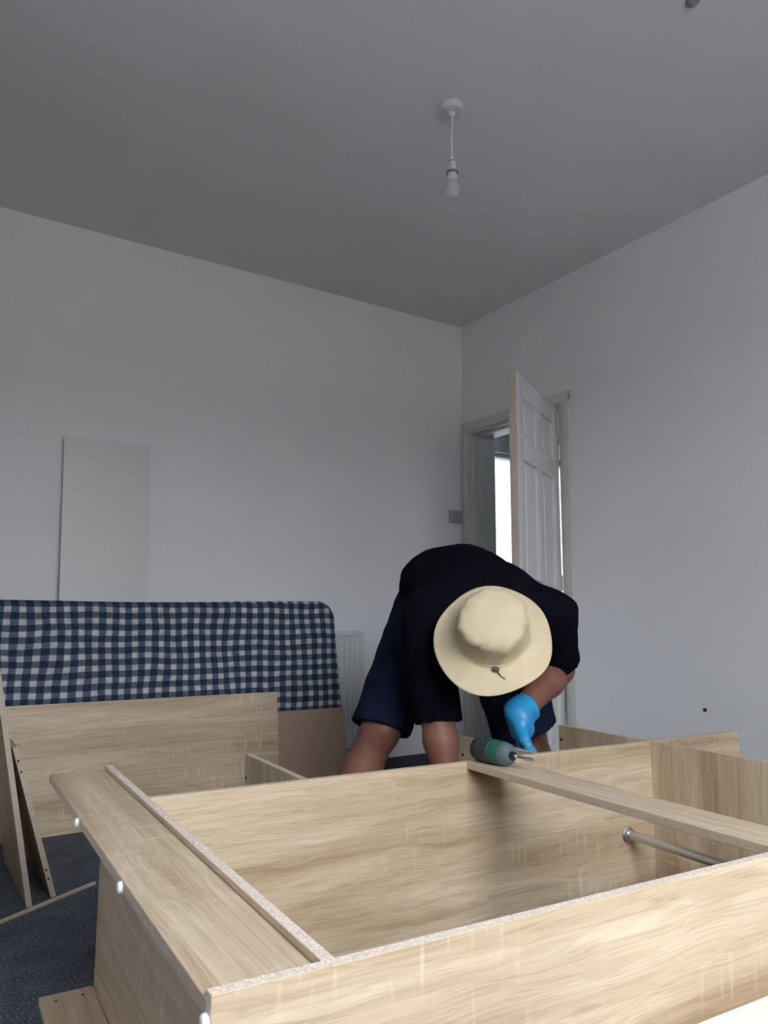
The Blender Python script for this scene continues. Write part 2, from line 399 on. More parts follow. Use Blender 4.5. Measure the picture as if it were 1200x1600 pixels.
# hallway beyond the door
HX1, HY0, HY1, HC = 4.75, 1.9, 4.2, 2.22
struct('floor_hall', [((XR, HY0, -.1), (HX1, HY1, 0))], MAT['carpet'], 'dark carpet of the hallway beyond the door')
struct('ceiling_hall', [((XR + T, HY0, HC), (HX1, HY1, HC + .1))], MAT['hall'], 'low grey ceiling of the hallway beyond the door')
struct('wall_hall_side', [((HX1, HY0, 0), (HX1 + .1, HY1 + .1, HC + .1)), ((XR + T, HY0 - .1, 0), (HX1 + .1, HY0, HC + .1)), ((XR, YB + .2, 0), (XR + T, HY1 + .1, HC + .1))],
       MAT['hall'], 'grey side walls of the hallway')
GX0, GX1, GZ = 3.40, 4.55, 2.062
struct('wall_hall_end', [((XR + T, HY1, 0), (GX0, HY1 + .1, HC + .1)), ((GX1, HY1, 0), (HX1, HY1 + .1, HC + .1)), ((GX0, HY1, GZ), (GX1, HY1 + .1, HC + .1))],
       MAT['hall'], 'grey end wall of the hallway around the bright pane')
w2 = empty('window_2', ((GX0 + GX1) / 2, HY1, 0)); tag(w2, 'bright frosted full height pane seen through the doorway', kind='structure')
box('lower_panel', (-(GX1 - GX0) / 2, .045, 0), ((GX1 - GX0) / 2, .075, .5), MAT['trimwhite'], w2, .002)
box('pane', (-(GX1 - GX0) / 2, .055, .5), ((GX1 - GX0) / 2, .06, GZ), MAT['frosted'], w2)
for a in (-1, 1): box('frame', (a * (GX1 - GX0) / 2 - .025, .04, 0), (a * (GX1 - GX0) / 2 + .025, .09, GZ), MAT['trimwhite'], w2, .002)
box('frame', (-(GX1 - GX0) / 2, .04, GZ - .03), ((GX1 - GX0) / 2, .09, GZ), MAT['trimwhite'], w2, .002)
portal('hall_portal', ((GX0 + GX1) / 2, HY1 + .12, GZ / 2), (-PI / 2, 0, 0), GX1 - GX0, GZ)
hl = empty('bright_strip', (3.60, 3.97, HC)); tag(hl, 'bright glowing strip added under the hallway ceiling beyond the doorway', 'lamp')  # added glowing strip, stands in for a bright streak of unknown source
box('strip_backing', (-.03, -.30, -.012), (.03, .20, 0), MAT['trimwhite'], hl, .003)
box('strip_glow', (-.029, -.29, -.032), (.029, .19, -.012), MAT['tube'], hl, .006)

# door casing
def casing():
    t1 = empty('trim_1', (XR, (DY0 + DY1) / 2, 0)); tag(t1, 'off white door casing around the doorway', kind='structure')
    hw_ = (DY1 - DY0) / 2
    box('architrave', (-.016, -hw_ - .072, 0), (0, -hw_ - .004, DH + .05), MAT['archi'], t1, .004)
    box('architrave', (-.016, hw_ + .004, 0), (0, hw_ + .066, DH + .05), MAT['archi'], t1, .004)
    box('architrave', (-.0165, -hw_ - .072, DH + .004), (0, hw_ + .066, DH + .062), MAT['archi'], t1, .004)
    # lining inside the opening, with stop
    box('lining', (.0, -hw_ - .0, 0), (T, -hw_ + .012, DH), MAT['archi'], t1, .001)
    box('lining', (.0, hw_ - .012, 0), (T, hw_, DH), MAT['archi'], t1, .001)
    box('lining', (.0, -hw_, DH - .012), (T, hw_, DH), MAT['archi'], t1, .001)
    box('door_stop', (.045, hw_ - .026, 0), (.075, hw_ - .012, DH - .012), MAT['archi'], t1, .001)
    box('door_stop', (.045, -hw_ + .012, DH - .026), (.075, hw_ - .026, DH - .012), MAT['archi'], t1, .001)
casing()

def door():
    ang = math.atan2(-.497, -.867)
    d = empty('door_1', (XR - .006, DY0 + .008, .006), ang); tag(d, 'white six panel door standing open into the room', kind='structure')
    Wd, H, x0, yf, yb = .745, 1.957, .018, 0.0, -.035
    st = .105
    def slab(name, xa, xb, za, zb, y0=yb, y1=yf, bev=.0015): return box(name, (xa, y0, za), (xb, y1, zb), MAT['trimwhite'], d, bev)
    slab('stile', x0, x0 + st, 0, H); slab('stile', Wd - st, Wd - .004, 0, H)
    xm = (x0 + Wd) / 2
    rails = [(0, .20), (.80, .98), (1.56, 1.66), (H - .10, H)]
    for a, b in rails: slab('rail', x0 + st, Wd - st, a, b)
    gaps = [(.20, .80), (.98, 1.56), (1.66, H - .10)]
    for a, b in gaps:
        slab('muntin', xm - .05, xm + .05, a, b)
        for xa, xb in ((x0 + st, xm - .05), (xm + .05, Wd - st)):
            p = slab('panel', xa, xb, a, b, yb + .011, yf - .011, 0)
            bm = bmesh.new(); bm_box(bm, (xa + .03, yb + .004, a + .03), (xb - .03, yf - .004, b - .03), .006, 1)
            link('raised_field', bm_mesh('raised_field', bm, MAT['trimwhite']), p)
    box('leading_edge', (Wd - .004, yb, 0), (Wd, yf, H), MAT['pine'], d, .0008)
    # handle set on both faces
    for s, y in ((1, yf), (-1, yb)):
        h = box('handle_plate', (Wd - .075, min(y, y + s * .006), .90), (Wd - .035, max(y, y + s * .006), 1.06), MAT['steel'], d, .002)
        tube('lever', [(Wd - .055, y, 1.0), (Wd - .055, y + s * .045, 1.0), (Wd - .07, y + s * .052, 1.0), (Wd - .16, y + s * .052, .998)], .008, MAT['steel'], h)
    for z in (.22, 1.02, 1.72):
        hi = lathe_obj('hinge', [(0, -.04), (.006, -.04), (.006, .04), (0, .04)], MAT['steel'], d, Matrix.Translation((.008, .003, z)), 12)
        box('hinge_leaf', (.001, -.028, -.038), (.010, -.004, .038), MAT['steel'], hi)
    return d
door()

# ------------------------------------------------------------------ wardrobe under assembly, lying on its back
WROT = -0.0472888
w = empty('wardrobe', (0.2794, 0.7285, 0), WROT)
tag(w, 'half assembled oak effect wardrobe carcass lying on its back in the foreground', 'wardrobe')
TH = .016; H = .5
AY = lambda p: axes((1, 0, 0), (0, 0, 1), (0, -1, 0), p)      # length along x, width up, thickness along y
AX = lambda p: axes((0, 0, 1), (0, -1, 0), (1, 0, 0), p)      # grain up, width along y, thickness along x
AXY = lambda p: axes((0, 1, 0), (0, 0, 1), (1, 0, 0), p)      # grain along y, width up, thickness along x
near = board('side_panel', 1.95, H, TH, w, AY((.975, TH / 2, H / 2)), edge='chip')
part = board('partition_panel', 1.80, H, TH, w, AY((.136 + .90, .82 + TH / 2, H / 2)), edge='band')
bottom = board('bottom_shelf', 1.184, H, TH, w, AXY((.128, TH + .592, H / 2)), edge='chip')
kick = board('kick_board', 1.184, .119, TH, w, axes((0, 1, 0), (-1, 0, 0), (0, 0, 1), (.0595, TH + .592, .483)), edge='band')
hat1 = board('upper_shelf', H, .82 - TH, TH, w, AX((1.546, (TH + .82) / 2, H / 2)))
hat2 = board('upper_shelf', H, 1.196 - .836, TH, w, AX((1.546, (.836 + 1.196) / 2, H / 2 + .0)))
shA = board('side_shelf', H - .004, 1.205 - .836, TH, w, AX((.477, (.836 + 1.205) / 2, H / 2 - .002)))
shB = board('side_shelf', H - .012, 1.240 - .836, TH, w, AX((1.174, (.836 + 1.240) / 2, H / 2 - .006)))
rail = board('front_rail', .82 - TH, .103, TH, w, axes((0, 1, 0), (-1, 0, 0), (0, 0, 1), (.9445, (TH + .82) / 2, H - TH / 2)))
rod = tube('hanging_rod', [(1.431, TH, .262), (1.431, .82, .262)], .0125, MAT['steel'], w, 20)
for y, s in ((.82, -1), (TH, 1)):
    bm = bmesh.new(); lathe(bm, [(0, 0), (.021, 0), (.021, .004), (.016, .006), (.016, .014), (.0125, .014), (0, .014)], 24)
    link('rod_socket', bm_mesh('rod_socket', bm, MAT['steel'], True, .6), rod, mat4=frame_z((1.431, y, .262), (0, s, 0)))
def hole(parent, p, d, r=.0045):
    bm = bmesh.new(); lathe(bm, [(0, .0006), (r, .0006), (r, -.004), (0, -.004)], 10)
    return link('screw_hole', bm_mesh('screw_hole', bm, MAT['hole']), parent, mat4=frame_z(p, d))
# (children of boards use the board's own axes: x grain, y width, z thickness)
for bo, y in ((shA, -.176), (shB, -.176)):
    for x in (.19, -.12): hole(bo, (x, y, -TH / 2), (0, 0, -1))
hole(hat2, (.205, -.168, -TH / 2), (0, 0, -1), .0055); hole(hat2, (-.1, -.168, -TH / 2), (0, 0, -1), .0055)
hole(part, (.872, .175, TH / 2), (0, 0, 1), .0055); hole(part, (.872, -.1, TH / 2), (0, 0, 1), .0055)
# white glides nailed into the bottom edges
def glide(p, parent, d):
    bm = bmesh.new()
    lathe(bm, [(0, 0), (.0078, 0), (.0086, .002), (.0078, .0055), (.005, .007), (0, .0073)], 20)
    return link('glide', bm_mesh('glide', bm, MAT['plastic'], True), parent, mat4=frame_z(p, d))
for y in (.775, .395): glide((0, y, .481), w, (-1, 0, 0))
glide((0, .008, .474), w, (-1, 0, 0)); glide((0, .008, .06), w, (-1, 0, 0))
# joint notches and pins along the raw edge of the bottom shelf
for y, r in ((1.055, .003), (.662, .0035), (.478, .003)):
    bm = bmesh.new(); lathe(bm, [(0, .0), (r, .0), (r, .0025), (r * .5, .0035), (0, .0035)], 8)
    link('dowel_pin', bm_mesh('dowel_pin', bm, MAT['band']), bottom, mat4=frame_z((y - .608, H / 2, -.003), (0, 1, 0)))

# ------------------------------------------------------------------ cordless screwdriver on the front rail
def screwdriver():
    s = empty('cordless_screwdriver'); s.parent = None
    base = w.matrix_world if False else Matrix.Translation((0.2794, 0.7285, 0)) @ Matrix.Rotation(WROT, 4, 'Z')
    s.matrix_world = base @ Matrix.Translation((.935, .79, .5)) @ Matrix.Rotation(math.radians(4), 4, 'Z')
    tag(s, 'dark green cordless screwdriver with steel bit lying on the front rail', 'screwdriver')
    ax = lambda y, z=.0285: frame_z((0, y, z), (0, -1, 0))       # axis toward the viewer's end of the rail
    def squash(o, k=.93):
        for v in o.data.vertices: v.co.y *= k
    body = lathe_obj('housing', [(0, -.058), (.014, -.057), (.023, -.050), (.027, -.035), (.0285, -.012), (.0285, .03), (.0287, .040), (.0275, .048), (0, .048)], MAT['green'], s, ax(-.01), 32)
    # rubber grip panels on the sides of the housing
    for a0 in (math.radians(110), math.radians(290)):
        bm = bmesh.new(); nseg = 10; rows = [-.046, -.036, -.034, -.026, -.024, -.016, -.014, -.006, -.004, .006, .008, .014]
        grid = []
        for i, z in enumerate(rows):
            rr = .0296 if i % 4 in (1, 2) else .0302
            if z < -.03: rr -= .0022 * (-.03 - z) / .012 + .0006
            grid.append([bm.verts.new((rr * math.cos(a0 + k / nseg * 2.44), rr * math.sin(a0 + k / nseg * 2.44), z)) for k in range(nseg + 1)])
        for a, b in zip(grid, grid[1:]):
            for k in range(nseg): bm.faces.new((a[k], a[k + 1], b[k + 1], b[k]))
        o = link('grip_panel', bm_mesh('grip_panel', bm, MAT['toolgrey'], True, .6), body)
        mo = o.modifiers.new('thick', 'SOLIDIFY'); mo.thickness = .004; mo.offset = -1
    nose = lathe_obj('nose_cone', [(0, .040), (.0265, .040), (.0270, .048), (.0262, .056), (.022, .066), (.016, .072), (0, .0725)], MAT['toolnose'], s, ax(-.01), 32)
    ch = lathe_obj('chuck', [(0, .070), (.0095, .070), (.0095, .080), (.0075, .084), (0, .084)], MAT['black'], s, ax(-.01), 20)
    lathe_obj('collar', [(0, .083), (.0052, .083), (.0052, .090), (.0035, .091), (0, .091)], MAT['steel'], s, ax(-.01), 6)
    bit = lathe_obj('bit_shaft', [(0, .09), (.0031, .09), (.0031, .132), (0, .132)], MAT['steelbit'], s, ax(-.01), 6)
    lathe_obj('bit_holder', [(0, .120), (.0052, .120), (.0052, .136), (.0036, .139), (.0018, .146), (0, .146)], MAT['steel'], bit, None, 12)
screwdriver()

# ------------------------------------------------------------------ loose things around the room
# big board leaning on the mattress
lean = math.radians(6.3)
bb = board('wardrobe_side_panel', 1.62, .50, TH, None, edge='band')
bb.matrix_world = Matrix.Translation((1.565 - .81, 3.302, .001)) @ Matrix.Rotation(PI / 2 - lean, 4, 'X') @ Matrix.Translation((0, .25, -TH / 2 - .0))
tag(bb, 'long oak effect panel standing on the carpet against the checked mattress', 'panel')
# brown cardboard sheet between panel and mattress
def cardboard():
    bm = bmesh.new(); nx, nz = 8, 6; W_, H_, t = .60, .405, .007
    V = {}
    for s in (0, 1):
        for i in range(nx + 1):
            for j in range(nz + 1):
                x = i / nx * W_; z = j / nz * H_
                V[s, i, j] = bm.verts.new((x, s * t + .003 * math.sin(x * 7 + .5) * (z / H_), z))
    for i in range(nx):
        for j in range(nz):
            bm.faces.new((V[0, i, j], V[0, i + 1, j], V[0, i + 1, j + 1], V[0, i, j + 1])); bm.faces.new((V[1, i, j], V[1, i, j + 1], V[1, i + 1, j + 1], V[1, i + 1, j]))
    for i in range(nx):
        for j in (0, nz): bm.faces.new((V[0, i, j], V[0, i + 1, j], V[1, i + 1, j], V[1, i, j]))
    for j in range(nz):
        for i in (0, nx): bm.faces.new((V[0, i, j], V[0, i, j + 1], V[1, i, j + 1], V[1, i, j]))
    o = link('cardboard_sheet', bm_mesh('cardboard_sheet', bm, MAT['card'], True, .5))
    o.matrix_world = Matrix.Translation((1.335, 3.332, .001)) @ Matrix.Rotation(-math.radians(4.4), 4, 'X')
    tag(o, 'brown cardboard sheet propped at the foot end of the checked mattress', 'cardboard')
cardboard()

# mattress on its long edge against the wall
def mattress():
    Lm, Hm, Tm = 1.87, .912, .17
    m = empty('mattress'); m.matrix_world = Matrix.Translation((.035, 3.366, .004)) @ Matrix.Rotation(-math.radians(5.5), 4, 'X')
    tag(m, 'single mattress in blue and white checked ticking standing on its edge', 'mattress')
    bm = bmesh.new(); r = .078; NX, NZ = 64, 34
    def rr_map(u, w_):
        """unit square to a rounded rectangle: corner squares become quarter discs"""
        x, z = u * Lm, w_ * Hm
        cx = r if x < r else (Lm - r if x > Lm - r else None); cz = r if z < r else (Hm - r if z > Hm - r else None)
        if cx is not None and cz is not None:
            a, c = (x - cx) / r, (z - cz) / r
            x, z = cx + r * a * math.sqrt(1 - c * c / 2), cz + r * c * math.sqrt(1 - a * a / 2)
        return x, z
    def shape(x, y, z):
        k = max(0, min(1, min(x, Lm - x) / .12) * min(1, min(z, Hm - z) / .1))
        d = (.006 * math.sin(x * 5.1 + 1) * math.sin(z * 6.3 + .4) + .003 * math.sin(x * 13 + z * 9) + .003) * k
        y2 = y - d if y < Tm * .3 else (y + .3 * d if y > Tm * .7 else y)
        return (x + slump(x, z), y2, z + wav(x, z))
    def slump(x, z): return .055 * max(0, (x - Lm + .6) / .6) * (1 - z / Hm) ** 1.2
    def wav(x, z): return (.004 * math.sin(x * 4.3 + .6) - .016 * (1 - x / Lm)) * max(0, z / Hm - .6) * 2.5
    us = np.concatenate([np.linspace(0, r / Lm, 7)[:-1], np.linspace(r / Lm, 1 - r / Lm, NX - 11), np.linspace(1 - r / Lm, 1, 7)[1:]])
    ws = np.concatenate([np.linspace(0, r / Hm, 7)[:-1], np.linspace(r / Hm, 1 - r / Hm, NZ - 11), np.linspace(1 - r / Hm, 1, 7)[1:]])
    nu, nw = len(us), len(ws); G = {}
    for sd_, y in ((0, 0.0), (1, Tm)):
        for i in range(nu):
            for j in range(nw):
                x, z = rr_map(us[i], ws[j]); G[sd_, i, j] = bm.verts.new(shape(x, y, z))
        for i in range(nu - 1):
            for j in range(nw - 1): bm.faces.new((G[sd_, i, j], G[sd_, i + 1, j], G[sd_, i + 1, j + 1], G[sd_, i, j + 1]))
    ring = [(i, 0) for i in range(nu - 1)] + [(nu - 1, j) for j in range(nw - 1)] + [(i, nw - 1) for i in range(nu - 1, 0, -1)] + [(0, j) for j in range(nw - 1, 0, -1)]
    rows = [[G[0, i, j] for i, j in ring]]
    for t in (.012, .035, .085, .135, .158):
        row = []
        for i, j in ring:
            x, z = rr_map(us[i], ws[j]); ux_, uz_ = x - min(max(x, r), Lm - r), z - min(max(z, r), Hm - r); n_ = math.hypot(ux_, uz_) or 1
            bul = .010 if .02 < t < .15 else .006
            q = shape(x, t, z); row.append(bm.verts.new((q[0] + ux_ / n_ * bul, t, q[2] + uz_ / n_ * bul)))
        rows.append(row)
    rows.append([G[1, i, j] for i, j in ring])
    for A_, B_ in zip(rows, rows[1:]):
        for k in range(len(ring)): q = (k + 1) % len(ring); bm.faces.new((A_[k], A_[q], B_[q], B_[k]))
    for v in bm.verts:
        if v.co.z < 0: v.co.z = 0
    b = link('cover', bm_mesh('cover', bm, MAT['gingham'], True), m)
    def loop(y):
        out = []
        for i, j in ring:
            x, z = rr_map(us[i], ws[j]); ux_, uz_ = x - min(max(x, r), Lm - r), z - min(max(z, r), Hm - r); n_ = math.hypot(ux_, uz_) or 1
            out.append((x + slump(x, z) + ux_ / n_ * .006, y, max(.006, z + wav(x, z) + uz_ / n_ * .006)))
        out.append(out[0]); return out
    for y in (.008, Tm - .008): tube('piping', loop(y), .0055, MAT['gingham'], m, 6)
mattress()

# white panel leaning on the back wall behind the mattress
wp = board('tall_white_board', 1.665, .392, TH, None, face='whiteboard', edge='whiteboard')
wp.matrix_world = Matrix.Translation((.846, 3.606, .002)) @ Matrix.Rotation(math.radians(-1.2), 4, 'Y') @ Matrix.Rotation(-math.radians(2.3), 4, 'X') @ axes((0, 0, 1), (1, 0, 0), (0, 1, 0), (0, 0, .8325))
tag(wp, 'tall plain white panel leaning on the wall behind the mattress', 'panel')

# boards leaning at the picture's edge
l1 = board('loose_board', 1.93, .50, TH, None, edge='chipdark')
a1 = math.radians(10.6)
l1.matrix_world = Matrix.Translation((.422, 2.565, 0)) @ Matrix.Rotation(-a1, 4, 'Y') @ axes((0, 0, 1), (0, 1, 0), (-1, 0, 0), (-TH / 2, .25, .965))
tag(l1, 'tall oak effect board standing edge on, leaning over against the chimney breast', 'board')
l2 = board('loose_board', .475, .46, TH, None, edge='chipdark')
a2 = math.radians(16.5)
l2.matrix_world = Matrix.Translation((.497, 2.615, 0)) @ Matrix.Rotation(-a2, 4, 'Y') @ axes((0, 0, 1), (0, 1, 0), (-1, 0, 0), (-TH / 2, .23, .2375))
tag(l2, 'short oak effect board with drilled edge leaning on the tall board', 'board')
for x in (.195, .160, -.150, -.178): hole(l2, (x, -.23, .001), (0, -1, 0), .0035)
st = board('timber_strip', .50, .009, .009, None, edge='band')
ang = math.atan2(2.667 - 2.478, .62 - .325)
st.matrix_world = Matrix.Translation((.62, 2.662, .0045)) @ Matrix.Rotation(ang, 4, 'Z') @ Matrix.Translation((-.25, 0, 0))
tag(st, 'thin wooden strip lying on the carpet before the leaning boards', 'strip')
sb = board('loose_plank', .90, .112, TH, None, edge='band')
sb.matrix_world = Matrix.Translation((0.2794, 0.7285, 0)) @ Matrix.Rotation(WROT, 4, 'Z') @ Matrix.Translation((.0625, .755, TH / 2)) @ Matrix.Rotation(PI / 2, 4, 'Z')
tag(sb, 'flat oak effect plank lying on the carpet beside the foot of the wardrobe', 'plank')
for y in (.025, -.03): hole(sb, (.415, y, TH / 2), (0, 0, 1), .003)

# white carton in front of the wardrobe's near side panel
def carton():
    c = empty('white_carton'); c.matrix_world = Matrix.Translation((0.2794, 0.7285, 0)) @ Matrix.Rotation(WROT, 4, 'Z') @ Matrix.Translation((.50, -.44, 0))
    tag(c, 'plain white carton in the bottom corner beside the near wardrobe panel', 'box')
    wm = MAT['carton']
    box('carton_body', (0, 0, 0), (.75, .413, .331), wm, c, .004)
    box('flap', (.001, .001, .331), (.749, .2055, .335), wm, c, .001)
    box('flap', (.001, .2075, .331), (.749, .412, .335), wm, c, .001)
carton()

# radiator
def radiator():
    r = empty('radiator', (1.42, 3.655, .15)); tag(r, 'white panel radiator on the back wall beside the mattress end', 'radiator')
    W_, H_ = .785, .62
    bm = bmesh.new(); n = 22; prof = []
    for i in range(n):
        x = .02 + i * (W_ - .04) / n; p = (W_ - .04) / n
        prof += [(x, -.028), (x + p * .22, -.022), (x + p * .5, -.022), (x + p * .72, -.028)]
    prof = [(0, -.026)] + prof + [(W_, -.026)]
    for (xa, ya), (xb, yb_) in zip(prof, prof[1:]):
        v = [bm.verts.new(q) for q in ((xa, ya, .02), (xb, yb_, .02), (xb, yb_, H_ - .025), (xa, ya, H_ - .025))]; bm.faces.new(v)
    bmesh.ops.remove_doubles(bm, verts=bm.verts[:], dist=1e-5)
    link('front_panel', bm_mesh('front_panel', bm, MAT['radiator'], True, .5), r)
    box('body', (0, -.021, 0), (W_, .03, H_ - .012), MAT['radiator'], r, .006)
    box('top_grille', (.0, -.029, H_ - .028), (W_, .032, H_), MAT['radiator'], r, .004)
    for x in (0, W_): box('side_cover', (x - .003, -.029, .01), (x + .003, .032, H_ - .01), MAT['radiator'], r, .002)
    tube('pipe', [(W_ + .01, 0, .04), (W_ + .04, 0, .04), (W_ + .05, 0, .03), (W_ + .05, 0, -.15)], .0075, MAT['steel'], r)
    lathe_obj('valve', [(0, -.005), (.015, -.005), (.016, .03), (.013, .055), (0, .057)], MAT['plastic'], r, Matrix.Translation((W_ + .05, 0, .035)), 16)
radiator()

# light switch
def switch():
    s = empty('light_switch', (2.903, YB, 1.463)); tag(s, 'small grey light switch plate on the back wall beside the doorway', 'switch')
    box('switch_plate', (-.05, -.009, -.040), (.05, 0, .040), MAT['switch'], s, .003)
    for x in (-.018, .018): box('rocker', (x - .010, -.013, -.017), (x + .010, -.008, .017), MAT['switch'], s, .002)
switch()

# pendant
def pendant():
    p = empty('pendant_lamp', (1.588, 2.021, CE)); tag(p, 'bare pendant bulb on a short white flex from the ceiling', 'lamp')
    lathe_obj('ceiling_rose', [(0, 0), (.040, 0), (.043, -.003), (.043, -.018), (.038, -.026), (.014, -.032), (.008, -.044), (0, -.044)], MAT['lampwhite'], p, None, 40)
    tube('flex', [(0.003, 0, -.04), (0, 0, -.10), (-.001, 0, -.15), (0, 0, -.215)], .0034, MAT['lampwhite'], p, 10)
    h = lathe_obj('lamp_holder', [(0, -.200), (.006, -.202), (.010, -.212), (.012, -.222), (.0165, -.2225), (.0165, -.226), (.0145, -.228), (.0150, -.262), (0, -.262)], MAT['lampwhite'], p, None, 28)
    lathe_obj('holder_ring', [(0, -.2225), (.0172, -.2225), (.0172, -.2255), (0, -.2255)], MAT['ring'], h, None, 28)
    lathe_obj('holder_ring', [(.010, -.260), (.0215, -.260), (.0215, -.267), (.010, -.267)], MAT['ring'], h, None, 28)
    lathe_obj('bulb_neck', [(0, -.262), (.0145, -.262), (.017, -.275), (.0200, -.290), (.0215, -.297), (0, -.297)], MAT['lampwhite'], p, None, 28)
    b = [(.0215, -.297), (.0255, -.309), (.0285, -.323), (.0285, -.335), (.0255, -.346), (.018, -.355), (.009, -.3595), (0, -.3605)]
    lathe_obj('bulb', b, MAT['bulb'], p, None, 32)
pendant()

# small ceiling fitting and the plug in the wall
cf = lathe_obj('ceiling_hook_plate', [(0, 0), (.020, 0), (.020, -.006), (.012, -.012), (.005, -.020), (0, -.022)], MAT['ring'], None, Matrix.Translation((1.905, 1.245, CE)), 24)
tag(cf, 'small dark fitting on the ceiling at the very top edge', 'fitting')
wpg = lathe_obj('wall_plug', [(0, 0), (.0085, 0), (.0085, .003), (.004, .006), (0, .006)], MAT['brown'], None, frame_z((XR, 2.071, .459), (-1, 0, 0)), 14)
tag(wpg, 'small brown plug in the white wall above the wardrobe', 'plug')

# ------------------------------------------------------------------ the person
def v3(*a): return np.array(a, float)
class Sdf:
    def __init__(s, lo, hi, h):
        s.lo = np.array(lo, float); s.h = h
        n = np.ceil((np.array(hi) - s.lo) / h).astype(int) + 1
        s.n = n
        gx, gy, gz = [s.lo[i] + h * np.arange(n[i]) for i in range(3)]
        s.X, s.Y, s.Z = [g.astype(np.float32) for g in np.meshgrid(gx, gy, gz, indexing='ij')]
        s.P = np.stack([s.X, s.Y, s.Z], -1)
        s.d = np.full(tuple(n), 1e3, np.float32)
    def cone(s, a, b, ra, rb, side=None, k=1.0):
        a = np.asarray(a, np.float32); b = np.asarray(b, np.float32)
        mg = max(ra, rb) * max(k, 1) + .08          # only the neighbourhood of this piece
        i0 = np.maximum(np.floor((np.minimum(a, b) - mg - s.lo) / s.h).astype(int), 0); i1 = np.minimum(np.ceil((np.maximum(a, b) + mg - s.lo) / s.h).astype(int) + 1, s.n)
        S = tuple(slice(int(p), max(int(p), int(q))) for p, q in zip(i0, i1)); P = s.P[S]
        if side is not None:
            sd = np.asarray(side, np.float32); sd = sd / np.linalg.norm(sd); mid = (a + b) / 2
            q = (P - mid) @ sd
            P = P - (q * (1 - 1 / k))[..., None] * sd
            qa = (a - mid) @ sd; qb = (b - mid) @ sd
            a = a - qa * (1 - 1 / k) * sd; b = b - qb * (1 - 1 / k) * sd
        ab = b - a; L2 = max(ab @ ab, 1e-9)
        t = np.clip(((P - a) @ ab) / L2, 0, 1)
        out = np.full(s.d.shape, 1e3, np.float32)
        out[S] = np.linalg.norm(P - (a + t[..., None] * ab), axis=-1) - (ra + (rb - ra) * t)
        return out
    def add(s, d, k=.02):
        if k <= 0: s.d = np.minimum(s.d, d); return
        h = np.clip(.5 + .5 * (s.d - d) / k, 0, 1)
        s.d = (s.d * (1 - h) + d * h - k * h * (1 - h)).astype(np.float32)
    def sub(s, d): s.d = np.maximum(s.d, -d)
    def plane_cut(s, p, n):      # remove the side n points to
        n = np.asarray(n, float); n = n / np.linalg.norm(n)
        s.d = np.maximum(s.d, (s.P - np.asarray(p, float)) @ n)
    def wrinkle(s, amp, f, seed=0):
        rs = np.random.RandomState(seed); w_ = 0
        for k in range(7):
            v = rs.randn(3); v /= np.linalg.norm(v); v *= f * (.6 + .9 * rs.rand())
            w_ = w_ + np.sin(s.P @ v + rs.rand() * 6.28 + 1.2 * np.sin(s.P @ (v[[1, 2, 0]] * .6)))
        s.d = s.d + (amp * w_ / 7 * 2).astype(np.float32)
    def mesh(s):
        d = s.d; ins = d < 0; nx, ny, nz = d.shape
        c = [ins[i:nx - 1 + i, j:ny - 1 + j, k:nz - 1 + k] for i in (0, 1) for j in (0, 1) for k in (0, 1)]
        cnt = sum(x.astype(np.int8) for x in c); act = (cnt > 0) & (cnt < 8)
        idx = -np.ones(act.shape, np.int64); cells = np.argwhere(act); idx[act] = np.arange(len(cells))
        acc = np.zeros((len(cells), 3)); num = np.zeros(len(cells))
        cor = [(i, j, k) for i in (0, 1) for j in (0, 1) for k in (0, 1)]
        val = {q: d[cells[:, 0] + q[0], cells[:, 1] + q[1], cells[:, 2] + q[2]] for q in cor}
        for p in cor:
            for a in range(3):
                if p[a] == 0:
                    q = list(p); q[a] = 1; q = tuple(q)
                    x, y = val[p], val[q]; m = (x < 0) != (y < 0)
                    t = np.where(m, x / np.where(m, x - y, 1), 0)
                    pt = np.tile(np.array(p, float), (len(cells), 1)); pt[:, a] = t
                    acc[m] += pt[m]; num[m] += 1
        V = s.lo + s.h * (cells + acc / num[:, None])
        F = []
        for a in range(3):
            b, c_ = (a + 1) % 3, (a + 2) % 3
            sl0 = [slice(None)] * 3; sl1 = [slice(None)] * 3; sl0[a] = slice(0, -1); sl1[a] = slice(1, None)
            e0 = ins[tuple(sl0)]; e1 = ins[tuple(sl1)]
            for flip, mk in ((False, e0 & ~e1), (True, ~e0 & e1)):
                g = np.argwhere(mk); ok = (g[:, b] > 0) & (g[:, c_] > 0) & (g[:, b] < d.shape[b] - 1) & (g[:, c_] < d.shape[c_] - 1); g = g[ok]
                q = []
                for ob, oc in ((-1, -1), (0, -1), (0, 0), (-1, 0)):
                    h = g.copy(); h[:, b] += ob; h[:, c_] += oc; q.append(idx[h[:, 0], h[:, 1], h[:, 2]])
                q = np.stack(q, 1); F.append(q[:, ::-1] if flip else q)
        F = np.concatenate(F); F = F[(F >= 0).all(1)]
        return V, F

def sdf_obj(name, s, mat, parent, off, smooth_it=2):
    V, F = s.mesh()
    # light Laplacian smoothing
    E = np.concatenate([F[:, [0, 1]], F[:, [1, 2]], F[:, [2, 3]], F[:, [3, 0]]]); E = np.concatenate([E, E[:, ::-1]])
    for lam in [.5, -.52] * smooth_it:
        S = np.zeros_like(V); N = np.zeros(len(V)); np.add.at(S, E[:, 0], V[E[:, 1]]); np.add.at(N, E[:, 0], 1)
        V = V + lam * (S / np.maximum(N, 1)[:, None] - V)
    me = bpy.data.meshes.new(name); V = V - np.asarray(off)
    me.from_pydata(V.tolist(), [], F.tolist()); me.materials.append(mat)
    me.polygons.foreach_set('use_smooth', [True] * len(me.polygons)); me.update()
    return link(name, me, parent)

